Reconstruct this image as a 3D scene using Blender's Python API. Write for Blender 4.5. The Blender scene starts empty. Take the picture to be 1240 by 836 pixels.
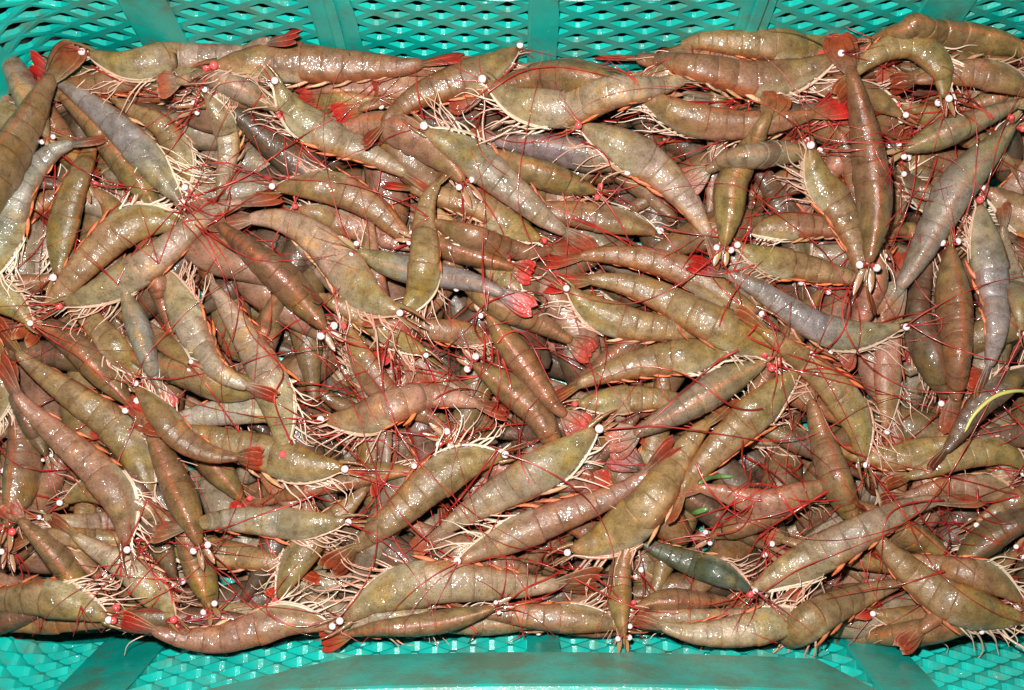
import bpy, math, random
import numpy as np
rng = np.random.default_rng(7); random.seed(7)
SC = bpy.context.scene
COL = SC.collection

# ------------------------------------------------------------------ camera
DEP = math.radians(84.0); FPX = 1522.0; CAMZ = 0.90
CAM = np.array([0.0, -0.8/math.tan(DEP), CAMZ])
cd = bpy.data.cameras.new('camera'); cam = bpy.data.objects.new('camera', cd); COL.objects.link(cam)
cam.location = CAM; cam.rotation_euler = (math.pi/2-DEP, 0, 0)
cd.sensor_width = 36; cd.lens = FPX/1240*36; cd.clip_start = 0.02; cd.clip_end = 50
SC.camera = cam
# ------------------------------------------------------------------ world: dim room air, no sky
W = bpy.data.worlds.new('World'); SC.world = W; W.use_nodes = True
W.node_tree.nodes['Background'].inputs[0].default_value = (1.0, 0.93, 0.86, 1)
W.node_tree.nodes['Background'].inputs[1].default_value = 0.010
# ------------------------------------------------------------------ the camera's flash
ld = bpy.data.lights.new('flash', 'AREA'); ld.shape = 'RECTANGLE'; ld.size = 0.034; ld.size_y = 0.022
ld.energy = 14.4; ld.color = (1.0, 0.97, 0.92)
fl = bpy.data.objects.new('flash', ld); COL.objects.link(fl)
fl.location = (CAM[0]-0.05, CAM[1]+0.095, CAM[2]+0.005); fl.rotation_euler = (math.radians(1), 0, 0)
# ------------------------------------------------------------------ picture
SC.view_settings.view_transform = 'Standard'; SC.view_settings.look = 'None'
SC.view_settings.exposure = 0.0; SC.view_settings.gamma = 1.0
SC.render.engine = 'CYCLES'
SC.cycles.use_denoising = True
SC.cycles.max_bounces = 6; SC.cycles.diffuse_bounces = 2; SC.cycles.glossy_bounces = 2
SC.cycles.sample_clamp_indirect = 4

CF = np.array([0, math.cos(DEP), -math.sin(DEP)]); CU = np.array([0, math.sin(DEP), math.cos(DEP)])
def unp(px, py, z):
    """photo pixel + height above the crate's base plane -> point"""
    px = np.asarray(px, float); py = np.asarray(py, float); z = np.asarray(z, float)
    d = CF[None] + np.outer((px-620)/FPX, [1, 0, 0]) + np.outer((418-py)/FPX, CU)
    t = (z-CAM[2])/d[:, 2]
    return CAM[None]+d*t[:, None]
MPP = 0.81/FPX      # metres per photo pixel on the pile

# ------------------------------------------------------------------ materials
def mat(name):
    m = bpy.data.materials.new(name); m.use_nodes = True
    nt = m.node_tree; return m, nt, nt.nodes['Principled BSDF'], nt.nodes, nt.links
def noise(N, L, pos, scale, detail=2.0, rough=0.5):
    n = N.new('ShaderNodeTexNoise'); n.inputs['Scale'].default_value = scale
    n.inputs['Detail'].default_value = detail; n.inputs['Roughness'].default_value = rough
    L.new(pos, n.inputs['Vector']); return n
def ramp(N, L, fac, stops):
    r = N.new('ShaderNodeValToRGB'); e = r.color_ramp.elements
    while len(e) < len(stops): e.new(0.5)
    for el, (p, c) in zip(e, stops):
        el.position = p; el.color = (*c, 1) if len(c) == 3 else c
    L.new(fac, r.inputs[0]); return r
def mul(N, L, a, b, fac=1.0, mode='MULTIPLY'):
    m = N.new('ShaderNodeMixRGB'); m.blend_type = mode; m.inputs[0].default_value = fac
    L.new(a, m.inputs[1]); L.new(b, m.inputs[2]); return m.outputs[0]
def bump(N, L, h, strength, dist, prev=None):
    b = N.new('ShaderNodeBump'); b.inputs['Strength'].default_value = strength
    b.inputs['Distance'].default_value = dist; L.new(h, b.inputs['Height'])
    if prev is not None: L.new(prev, b.inputs['Normal'])
    return b.outputs[0]

def shell_material(name, sss=0.38, mottle=True, coat=1.0, bmp=1.0, rough=0.47, spec=0.42, wet0=0.12):
    m, nt, B, N, L = mat(name)
    g = N.new('ShaderNodeNewGeometry'); P = g.outputs['Position']
    at = N.new('ShaderNodeAttribute'); at.attribute_name = 'tint'
    c = at.outputs['Color']
    if mottle:
        # flesh showing through the clear shell: ochre and violet clouds, then darker spots
        n0 = noise(N, L, P, 48, 3.0, 0.6); r0 = ramp(N, L, n0.outputs[0], [(0.30, (1.20, 0.98, 0.58)), (0.46, (1, 1, 1)), (0.60, (1.02, 0.97, 1.04)), (0.74, (1.12, 1.04, 1.20))])
        c = mul(N, L, c, r0.outputs[0], 0.9)
        n1 = noise(N, L, P, 120, 4.0, 0.65); r1 = ramp(N, L, n1.outputs[0], [(0.30, (0.62, 0.55, 0.47)), (0.47, (0.97, 0.97, 0.97)), (0.70, (1.38, 1.38, 1.40))])
        c = mul(N, L, c, r1.outputs[0])
        n2 = noise(N, L, P, 1000, 2.0, 0.6); r2 = ramp(N, L, n2.outputs[0], [(0.32, (0.50, 0.40, 0.33)), (0.45, (1, 1, 1)), (0.62, (1, 1, 1)), (0.74, (1.3, 1.25, 1.18))])
        c = mul(N, L, c, r2.outputs[0], 0.85)
    L.new(c, B.inputs['Base Color'])
    B.inputs['Roughness'].default_value = rough
    B.inputs['Specular IOR Level'].default_value = spec
    B.inputs['Coat Roughness'].default_value = 0.095
    B.inputs['Coat IOR'].default_value = 1.50
    if sss:
        B.inputs['Subsurface Weight'].default_value = sss
        B.inputs['Subsurface Radius'].default_value = (1.0, 0.68, 0.45); B.inputs['Subsurface Scale'].default_value = 0.006
    n3 = noise(N, L, P, 230, 3.0, 0.6)
    nb = bump(N, L, n3.outputs[0], 0.4*bmp, 0.0014)
    L.new(nb, B.inputs['Normal'])
    # water: beads standing on the shell, and wet patches between them
    vo = N.new('ShaderNodeTexVoronoi'); vo.inputs['Scale'].default_value = 235; vo.inputs['Randomness'].default_value = 1.0
    L.new(P, vo.inputs['Vector'])
    dome = ramp(N, L, vo.outputs['Distance'], [(0.0, (1, 1, 1)), (0.10, (0.86, 0.86, 0.86)), (0.20, (0.45, 0.45, 0.45)), (0.26, (0, 0, 0))])
    rnd = N.new('ShaderNodeSeparateColor'); L.new(vo.outputs['Color'], rnd.inputs[0])
    keep = N.new('ShaderNodeMath'); keep.operation = 'LESS_THAN'; keep.inputs[1].default_value = 0.42; L.new(rnd.outputs[0], keep.inputs[0])
    bead = N.new('ShaderNodeMath'); bead.operation = 'MULTIPLY'; L.new(dome.outputs[0], bead.inputs[0]); L.new(keep.outputs[0], bead.inputs[1])
    n5 = noise(N, L, P, 230, 2.0, 0.55); b3 = bump(N, L, n5.outputs[0], 0.8*bmp, 0.0022)
    b4 = bump(N, L, bead.outputs[0], 1.0, 0.0011, b3)
    L.new(b4, B.inputs['Coat Normal'])
    n6 = noise(N, L, P, 75, 3.0, 0.6); wet = ramp(N, L, n6.outputs[0], [(0.50, (wet0,)*3), (0.62, (1, 1, 1))])
    mxm = N.new('ShaderNodeMath'); mxm.operation = 'MAXIMUM'; L.new(wet.outputs[0], mxm.inputs[0]); L.new(bead.outputs[0], mxm.inputs[1])
    cw = N.new('ShaderNodeMath'); cw.operation = 'MULTIPLY'; cw.inputs[1].default_value = coat; L.new(mxm.outputs[0], cw.inputs[0])
    L.new(cw.outputs[0], B.inputs['Coat Weight'])
    return m
M_SHELL = shell_material('wet_shell')
M_LIMB = shell_material('wet_limb', sss=0.0, mottle=False, coat=0.9, bmp=0.6, rough=0.35, wet0=0.5)
M_FAN = shell_material('tail_blade', sss=0.0, mottle=True, coat=0.3, bmp=1.0, rough=0.45, spec=0.25, wet0=0.1)
def plain(name, col, rough, coat=0.0, metallic=0.0):
    m, nt, B, N, L = mat(name)
    B.inputs['Base Color'].default_value = (*col, 1); B.inputs['Roughness'].default_value = rough
    B.inputs['Coat Weight'].default_value = coat; B.inputs['Metallic'].default_value = metallic
    B.inputs['Coat Roughness'].default_value = 0.05
    return m, N, L, B
M_ANT, n_, l_, b_ = plain('red_feeler', (0.36, 0.022, 0.014), 0.3, 0.8)
g_ = n_.new('ShaderNodeNewGeometry'); nn_ = noise(n_, l_, g_.outputs['Position'], 60, 2)
rr_ = ramp(n_, l_, nn_.outputs[0], [(0.35, (0.17, 0.009, 0.007)), (0.55, (0.40, 0.018, 0.012)), (0.72, (0.52, 0.08, 0.045))]); l_.new(rr_.outputs[0], b_.inputs['Base Color'])
M_ANTG = plain('olive_feeler', (0.07, 0.05, 0.015), 0.35, 0.5)[0]
M_EYE = plain('flash_shine_eye', (1.0, 0.80, 0.78), 0.3, 1.0, 0.0)[0]  # flash thrown back by the eyes, put into a near-white base colour
M_EYER = plain('red_shine_eye', (0.85, 0.10, 0.10), 0.3, 1.0, 0.0)[0]  # the redder eye shine of the flash, likewise painted as base colour
M_STRAW = plain('yellow_straw', (0.52, 0.47, 0.13), 0.4, 0.3)[0]
M_LEAF = plain('green_scrap', (0.10, 0.20, 0.05), 0.4, 0.5)[0]

def plastic(name='teal_plastic', g0=0.50, g1=0.68):
    m, nt, B, N, L = mat(name)
    g = N.new('ShaderNodeNewGeometry'); P = g.outputs['Position']
    n = noise(N, L, P, 26, 4, 0.62)
    r = ramp(N, L, n.outputs[0], [(0.30, (0.0, 0.30, 0.255)), (0.52, (0.001, 0.40, 0.335)), (0.75, (0.002, 0.47, 0.395))])
    # dried brown slime and scuffs
    n2 = noise(N, L, P, 34, 5, 0.7); r2 = ramp(N, L, n2.outputs[0], [(g0, (0, 0, 0)), (g1, (0.8, 0.8, 0.8))])
    mx = N.new('ShaderNodeMixRGB'); L.new(r2.outputs[0], mx.inputs[0]); L.new(r.outputs[0], mx.inputs[1])
    mx.inputs[2].default_value = (0.085, 0.17, 0.115, 1)
    n4 = noise(N, L, P, 300, 3, 0.6); r4 = ramp(N, L, n4.outputs[0], [(0.67, (0, 0, 0)), (0.73, (0.7, 0.7, 0.7))])
    mx2 = N.new('ShaderNodeMixRGB'); L.new(r4.outputs[0], mx2.inputs[0]); L.new(mx.outputs[0], mx2.inputs[1])
    mx2.inputs[2].default_value = (0.28, 0.44, 0.36, 1)
    L.new(mx2.outputs[0], B.inputs['Base Color'])
    B.inputs['Roughness'].default_value = 0.38
    B.inputs['Coat Weight'].default_value = 0.6; B.inputs['Coat Roughness'].default_value = 0.08
    n3 = noise(N, L, P, 320, 3, 0.6)
    L.new(bump(N, L, n3.outputs[0], 0.10, 0.0008), B.inputs['Normal'])
    n5 = noise(N, L, P, 500, 2, 0.6)
    L.new(bump(N, L, n5.outputs[0], 0.7, 0.001), B.inputs['Coat Normal'])
    return m
M_CRATE = plastic(); M_GRIMY = plastic('grimy_teal_plastic', 0.40, 0.62)
def floor_mat():
    m, nt, B, N, L = mat('wet_concrete')
    g = N.new('ShaderNodeNewGeometry')
    n = noise(N, L, g.outputs['Position'], 14, 5, 0.6)
    r = ramp(N, L, n.outputs[0], [(0.3, (0.015, 0.014, 0.012)), (0.7, (0.05, 0.047, 0.042))])
    L.new(r.outputs[0], B.inputs['Base Color']); B.inputs['Roughness'].default_value = 0.45
    L.new(bump(N, L, n.outputs[0], 0.4, 0.004), B.inputs['Normal'])
    return m
M_FLOOR = floor_mat()

# ------------------------------------------------------------------ mesh helpers
def link(name, me, m, parent=None):
    o = bpy.data.objects.new(name, me); COL.objects.link(o)
    if m is not None: me.materials.append(m)
    if parent is not None: o.parent = parent
    return o
def empty(name, loc):
    o = bpy.data.objects.new(name, None); COL.objects.link(o); o.location = [float(v) for v in loc]
    o.empty_display_size = 0.02
    return o
_topo = {}
def grid_topo(n, k, cap):
    key = (n, k, cap)
    if key not in _topo:
        i = np.arange(n-1)[:, None]*k; j = np.arange(k)[None]; j2 = (j+1) % k
        q = np.stack([i+j, i+j2, i+k+j2, i+k+j], -1).reshape(-1, 4)
        _topo[key] = q
    return _topo[key]
def quads_mesh(name, V, Q, col=None, smooth=True):
    me = bpy.data.meshes.new(name)
    V = np.ascontiguousarray(V, np.float32); Q = np.ascontiguousarray(Q, np.int32)
    me.vertices.add(len(V)); me.vertices.foreach_set('co', V.ravel())
    me.loops.add(Q.size); me.loops.foreach_set('vertex_index', Q.ravel())
    me.polygons.add(len(Q)); me.polygons.foreach_set('loop_start', np.arange(0, Q.size, 4, dtype=np.int32))
    me.polygons.foreach_set('loop_total', np.full(len(Q), 4, np.int32))
    me.polygons.foreach_set('use_smooth', np.full(len(Q), bool(smooth)))
    if col is not None:
        a = me.attributes.new('tint', 'FLOAT_COLOR', 'POINT')
        c = np.ones((len(V), 4), np.float32); c[:, :3] = col; a.data.foreach_set('color', c.ravel())
    me.update(calc_edges=True)
    return me
def nrm(v): return v/np.maximum(np.linalg.norm(v, axis=-1, keepdims=True), 1e-12)
def tube_verts(P, r, k=5, flat=None, ref=(0.13, 0.07, 1.0)):
    P = np.asarray(P, float); T = nrm(np.gradient(P, axis=0))
    A = nrm(np.cross(T, np.array(ref))); Bv = np.cross(A, T)
    th = np.arange(k)*2*math.pi/k
    r = np.asarray(r, float)[:, None, None]
    fl_ = 1.0 if flat is None else flat
    return (P[:, None]+A[:, None]*(np.cos(th)[None, :, None]*r)+Bv[:, None]*(np.sin(th)[None, :, None]*r*fl_)).reshape(-1, 3)
def tube_obj(name, P, r, col, m, parent, org, k=5, flat=None, ref=(0.13, 0.07, 1.0)):
    P = np.asarray(P); n = len(P)
    V = tube_verts(P, r, k, flat, ref)-org
    c = None
    if col is not None:
        col = np.asarray(col, float)
        c = np.repeat(col if col.ndim == 2 else np.repeat(col[None], n, 0), k, 0)
    return link(name, quads_mesh(name, V, grid_topo(n, k, 0), c), m, parent)
def interp(P, n):
    """smooth resample of a polyline by arc length (Catmull-Rom through the points)"""
    P = np.asarray(P, float)
    if len(P) > 2:
        Q = np.vstack([2*P[0]-P[1], P, 2*P[-1]-P[-2]]); out = []
        for i in range(1, len(Q)-2):
            t = np.linspace(0, 1, 12, endpoint=False)[:, None]
            p0, p1, p2, p3 = Q[i-1], Q[i], Q[i+1], Q[i+2]
            out.append(0.5*((2*p1)+(-p0+p2)*t+(2*p0-5*p1+4*p2-p3)*t**2+(-p0+3*p1-3*p2+p3)*t**3))
        P = np.vstack(out+[Q[-2][None]])
    d = np.r_[0, np.cumsum(np.linalg.norm(np.diff(P, axis=0), axis=1))]
    s = np.linspace(0, d[-1], n)
    return np.stack([np.interp(s, d, P[:, i]) for i in range(P.shape[1])], 1), d[-1]
def gsmooth(z, sig):
    n = len(z); i = np.arange(n); Wt = np.exp(-0.5*((i[:, None]-i[None])/sig)**2); Wt /= Wt.sum(1, keepdims=True)
    return Wt @ z

# ------------------------------------------------------------------ the setting: the floor under the crate
gv = np.array([[-3, -3, 0], [3, -3, 0], [3, 3, 0], [-3, 3, 0]], float)
gnd = link('floor', quads_mesh('floor', gv, np.array([[0, 1, 2, 3]]), None, False), M_FLOOR); gnd['kind'] = 'structure'

# ------------------------------------------------------------------ the crate
CX, CY, HX, HY, RC = 0.019, 0.0030, 0.385, 0.1960, 0.075
Z0, Z1, ZB = 0.004, 0.186, 0.020       # base, rim top, inner floor
AX = HX-RC; QUART = AX+RC*math.pi/2+(HY-RC)
LF, LN, LS = math.tan(math.radians(9)), math.tan(math.radians(11)), math.tan(math.radians(9))
BOW = 0.013        # the long walls sag inwards in the middle
def wallp(side, u, z, w):
    """side +1 far half, -1 near half; u along the wall from its middle; z height; w outward from the inner face"""
    u = np.asarray(u, float); z = np.asarray(z, float); w = np.asarray(w, float)
    a = np.abs(u); sg = np.where(u >= 0, 1.0, -1.0)
    ph = np.clip((a-AX)/RC, 0, math.pi/2)
    x = np.minimum(a, AX)+RC*np.sin(ph); y = HY-RC+RC*np.cos(ph)-np.maximum(a-AX-RC*math.pi/2, 0)
    nx, ny = np.sin(ph), np.cos(ph)
    lean = (LF if side > 0 else LN)*ny**2+LS*nx**2
    off = (z-0.1)*lean+w+BOW*np.minimum((u/0.3)**2, 1.15)*ny**2
    return np.stack([CX+sg*(x+nx*off), CY+side*(y+ny*off), z+0*x], -1)
crate = empty('plastic_crate', (CX, CY, 0))
crate['label'] = 'teal plastic crate with diamond lattice walls holding the shrimp'; crate['category'] = 'crate'
CORG = np.array([CX, CY, 0.0])
def slab(name, side, ub, z0f, z1f, w0, w1, m=M_CRATE, bevel=0.0012, nu=None):
    """solid piece of wall between two u curves: ub = (ua(z), ub(z)) as ((ua0,ua1),(ub0,ub1)) at bottom, top"""
    (ua0, ua1), (ub0, ub1) = ub
    nu = nu or max(2, int(abs(ub0-ua0)/0.012)+2); nz = 7
    t = np.linspace(0, 1, nu); tz = np.linspace(0, 1, nz)
    Z = z0f+(z1f-z0f)*tz
    U = ((ua0+(ua1-ua0)*tz)[:, None])*(1-t)[None]+((ub0+(ub1-ub0)*tz)[:, None])*t[None]
    Zg = np.repeat(Z[:, None], nu, 1)
    du = np.minimum(np.abs(t), np.abs(1-t))*abs(ub0-ua0)
    inn = wallp(side, U, Zg, np.full(U.shape, w0)); out = wallp(side, U, Zg, np.full(U.shape, w1))
    V = np.vstack([inn.reshape(-1, 3), out.reshape(-1, 3)]); n1 = nz*nu
    Q = []
    for i in range(nz-1):
        for j in range(nu-1):
            a = i*nu+j; q = [a, a+1, a+nu+1, a+nu]
            Q.append(q); Q.append([v+n1 for v in q[::-1]])
    for i in range(nz-1):
        for j in (0, nu-1):
            a = i*nu+j; Q.append([a, a+nu, a+nu+n1, a+n1])
    for j in range(nu-1):
        for i in (0, nz-1):
            a = i*nu+j; Q.append([a, a+1, a+1+n1, a+n1])
    o = link(name, quads_mesh(name, V-CORG, np.array(Q), None, False), m, crate)
    bv = o.modifiers.new('bevel', 'BEVEL'); bv.width = bevel; bv.segments = 2; bv.limit_method = 'ANGLE'; bv.angle_limit = math.radians(50)
    return o
TH = 0.0046
def lattice(side, ua, ub, z0, z1, pu, pz, bar, TH=TH):
    """moulded diamond lattice: every cell a ring round an eight-cornered hole"""
    nu = max(1, int(round((ub-ua)/pu))); nz = max(1, int(round((z1-z0)/pz)))
    pu = (ub-ua)/nu; pz = (z1-z0)/nz
    Vs, Qs = [], []
    o8 = np.array([[1, 0], [.5, .5], [0, 1], [-.5, .5], [-1, 0], [-.5, -.5], [0, -1], [.5, -.5]])*0.5
    h = bar
    i8 = []
    for a, b in ((1, .16), (.16, 1), (-.16, 1), (-1, .16), (-1, -.16), (-.16, -1), (.16, -1), (1, -.16)):
        i8.append((a, b))
    i8 = np.array(i8)*0.5*np.array([1-h, 1-h])*0.93
    # outer ring with eight matching corners
    o8 = np.array([[1, 0], [0, 1], [0, 1], [-1, 0], [-1, 0], [0, -1], [0, -1], [1, 0]])*0.5
    k = 0
    for row in range(-1, 2*nz+1):
        for cidx in range(-1, nu+1):
            uc = ua+(cidx+0.5+(0.5 if row % 2 else 0))*pu; zc = z0+(row+1)*0.5*pz
            if uc < ua-0.01*pu or uc > ub+0.01*pu or zc < z0-0.01*pz or zc > z1+0.01*pz: continue
            jit = 1+rng.normal(0, 0.03, 2)
            ring = []
            for sh, w in ((o8, 0.0), (i8*jit, 0.0), (i8*jit*0.94, TH-0.001), (o8, TH-0.001)):
                U = np.clip(uc+sh[:, 0]*pu, ua, ub); Zz = np.clip(zc+sh[:, 1]*pz, z0, z1)
                if sh is not o8:   # rim cells: hole is cut off square, leaving the frame
                    U = np.clip(U, ua+0.0015, ub-0.0015); Zz = np.clip(Zz, z0+0.0015, z1-0.0015)
                ring.append(wallp(side, U, Zz, np.full(8, w)))
            Vs.append(np.vstack(ring))
            for r in range(3):
                for j in range(8):
                    j2 = (j+1) % 8
                    if r in (0, 2) and j in (1, 3, 5, 7): pass
                    Qs.append([k+r*8+j, k+r*8+j2, k+r*8+8+j2, k+r*8+8+j])
            k += 32
    o = link('lattice_panel', quads_mesh('lattice_panel', np.vstack(Vs)-CORG, np.array(Qs), None, False), M_CRATE, crate)
    return o
# far half: posts at u, lattice between
ZL0, ZLF = 0.040, 0.155
fposts = [(-0.5, -0.352), (-0.268, -0.236), (-0.146, -0.119), (-0.0085, 0.0095), (0.1245, 0.144), (0.240, 0.272), (0.352, 0.5)]
for i, (a, b) in enumerate(fposts):
    a = max(a, -QUART+0.002); b = min(b, QUART-0.002)
    slab('wall_post', 1, ((a, a), (b, b)), Z0, ZLF+0.004, -0.0012, TH+0.0015)
for (a, b), (c, d) in zip(fposts[:-1], fposts[1:]):
    lattice(1, b-0.001, c+0.001, ZL0, ZLF, 0.0275, 0.0182, 0.36)
    slab('wall_skirt', 1, ((b, b), (c, c)), Z0, ZL0, 0.0004, TH+0.0005)
slab('wall_band', 1, ((-QUART+.002,)*2, (QUART-.002,)*2), ZLF, Z1-0.012, -0.0004, TH+0.0008)
# the ribs standing proud of two posts
for u in (-0.1325, 0.134):
    slab('rib', 1, ((u-0.003, u-0.003), (u+0.003, u+0.003)), Z0+0.02, ZLF+0.02, -0.004, -0.0011)
# near half
ZLN = 0.152
nposts = [(-0.55, -0.42), (-0.292, -0.247), (-0.009, 0.010), (0.196, 0.232), (0.40, 0.55)]
for a, b in nposts:
    a = max(a, -QUART+0.002); b = min(b, QUART-0.002)
    slab('wall_post', -1, ((a, a), (b, b)), Z0, ZLN+0.004, -0.0012, TH+0.0015)
for (a, b), (c, d) in zip(nposts[:-1], nposts[1:]):
    lattice(-1, b-0.001, c+0.001, ZL0, ZLN, 0.0235, 0.0240, 0.13, 0.0095)
    slab('wall_skirt', -1, ((b, b), (c, c)), Z0, ZL0, 0.0004, TH+0.0005)
slab('wall_band', -1, ((-QUART+.002,)*2, (QUART-.002,)*2), ZLN, Z1-0.012, -0.0004, TH+0.0008)
slab('handle_panel', -1, ((-0.125, -0.215), (0.165, 0.19)), 0.120, Z1-0.013, -0.006, TH+0.003, m=M_GRIMY, bevel=0.003)
# rim: a rounded roll all the way round
uu = np.linspace(-QUART, QUART, 160)
for side in (1, -1):
    c = wallp(side, uu, np.full(len(uu), Z1-0.006), np.full(len(uu), TH*0.5+0.003))
    th = np.linspace(0, 2*math.pi, 12, endpoint=False)
    V = []
    for j in th:
        V.append(wallp(side, uu, np.full(len(uu), Z1-0.006)+0.0075*np.sin(j), TH*0.5+0.003+0.011*np.cos(j)))
    V = np.stack(V, 1).reshape(-1, 3)
    link('rim', quads_mesh('rim', V-CORG, grid_topo(len(uu), 12, 0)), M_CRATE, crate)
# inner floor: a grid of bars would never show under the catch; a solid pan carries it
pf = np.vstack([wallp(1, uu, np.full(len(uu), ZB), np.full(len(uu), 0.0)), wallp(-1, uu, np.full(len(uu), ZB), np.full(len(uu), 0.0))])
nq = len(uu)
Qf = [[i, i+1, nq+i+1, nq+i] for i in range(nq-1)]
Vf = np.vstack([pf, pf-np.array([0, 0, 0.004])])
Qf = Qf+[[2*nq+v for v in q[::-1]] for q in Qf]
link('floor_panel', quads_mesh('floor_panel', Vf-CORG, np.array(Qf), None, False), M_CRATE, crate)

# ------------------------------------------------------------------ height map of the pile, so that every shrimp rests on those below it
HS = 0.0015; HX0, HY0 = -0.40, -0.24; HNX, HNY = 570, 330
Hm = np.full((HNX, HNY), ZB+0.001)
def hidx(x, y):
    return np.clip(((x-HX0)/HS).astype(int), 0, HNX-1), np.clip(((y-HY0)/HS).astype(int), 0, HNY-1)
def inside(P, r):
    """keep points within the crate walls"""
    z = P[:, 2]; m = 0.002
    P[:, 0] = np.clip(P[:, 0], CX-HX-(z-0.1)*LS+r+m, CX+HX+(z-0.1)*LS-r-m)
    bo = BOW*np.minimum(((P[:, 0]-CX)/0.3)**2, 1.15)
    P[:, 1] = np.clip(P[:, 1], CY-HY-bo-(z-0.1)*LN+r+m, CY+HY+bo+(z-0.1)*LF-r-m)
    return P
def stamp(P, rx, top):
    for (x, y, z), r, t in zip(P, rx, top):
        n = int(r/HS)+1; i0 = int((x-HX0)/HS); j0 = int((y-HY0)/HS)
        a, b = max(0, i0-n), min(HNX, i0+n+1); c, d = max(0, j0-n), min(HNY, j0+n+1)
        if a >= b or c >= d: continue
        X = (np.arange(a, b)*HS+HX0-x)[:, None]; Y = (np.arange(c, d)*HS+HY0-y)[None]
        q = 1-(X*X+Y*Y)/(r*r)
        h = np.where(q > 0, z+t*np.sqrt(np.maximum(q, 0)), -1)
        Hm[a:b, c:d] = np.maximum(Hm[a:b, c:d], h)
def drape(xy, H, lift, sig=1.5):
    """a limp strand bridges the gaps between the bodies it lies on"""
    i, j = hidx(xy[:, 0], xy[:, 1]); z0 = H[i, j]; z = z0
    for _ in range(3):
        z = np.maximum(z, np.r_[z[1:], z[-1]]); z = np.maximum(z, np.r_[z[0], z[:-1]])
    return gsmooth(np.maximum(gsmooth(z, max(sig, 2.4)), z0), 1.0)+lift

# ------------------------------------------------------------------ shrimp
TONES = {  # abdomen, carapace, edge
    'olive': ((0.190, 0.124, 0.052), (0.200, 0.146, 0.044), (0.32, 0.098, 0.030)),
    'grey':  ((0.235, 0.176, 0.112), (0.225, 0.174, 0.068), (0.36, 0.140, 0.060)),
    'blue':  ((0.195, 0.174, 0.146), (0.205, 0.170, 0.075), (0.31, 0.140, 0.065)),
    'brown': ((0.182, 0.100, 0.046), (0.186, 0.116, 0.040), (0.32, 0.076, 0.024)),
    'red':   ((0.245, 0.130, 0.078), (0.222, 0.136, 0.058), (0.38, 0.090, 0.038)),
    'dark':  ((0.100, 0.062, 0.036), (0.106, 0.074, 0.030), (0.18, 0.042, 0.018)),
    'teal':  ((0.060, 0.066, 0.036), (0.042, 0.076, 0.050), (0.08, 0.07, 0.04)),
}
S_R = np.array([0, .03, .08, .15, .24, .32, .38, .46, .55, .65, .74, .82, .88, 1.0])
R_R = np.array([.20, .34, .54, .77, .96, 1.0, .97, .90, .80, .66, .51, .38, .31, .25])*0.96
SEG = [.345, .435, .520, .600, .675, .735, .835]
NB = 60
CREAM = np.array([0.78, 0.66, 0.50])
HEADS = []          # (photo px, shrimp record) for the traced feelers
class Rec: pass

def settle(px, rx, rz, sink=0.35):
    """lower a body, given by its photo path, onto what already lies in the crate"""
    z = np.full(len(px), 0.09)
    for it in range(3):
        P = inside(unp(px[:, 0], px[:, 1], z), rx*0.65)
        zr = np.zeros(len(px))
        for dx, dy in ((0, 0), (.5, 0), (-.5, 0), (0, .5), (0, -.5)):
            i, j = hidx(P[:, 0]+dx*rx, P[:, 1]+dy*rx); zr = np.maximum(zr, Hm[i, j])
        zr = zr+rz*0.70
        z = np.maximum(gsmooth(zr, 0.15*len(px)), gsmooth(zr, 0.33*len(px)))
        z = np.maximum(z, gsmooth(zr, 5.0)-sink*rz)
        z = np.maximum(z, ZB+rz)
    return np.stack([gsmooth(P[:, 0], 1.0), gsmooth(P[:, 1], 1.0), z], 1)

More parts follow.
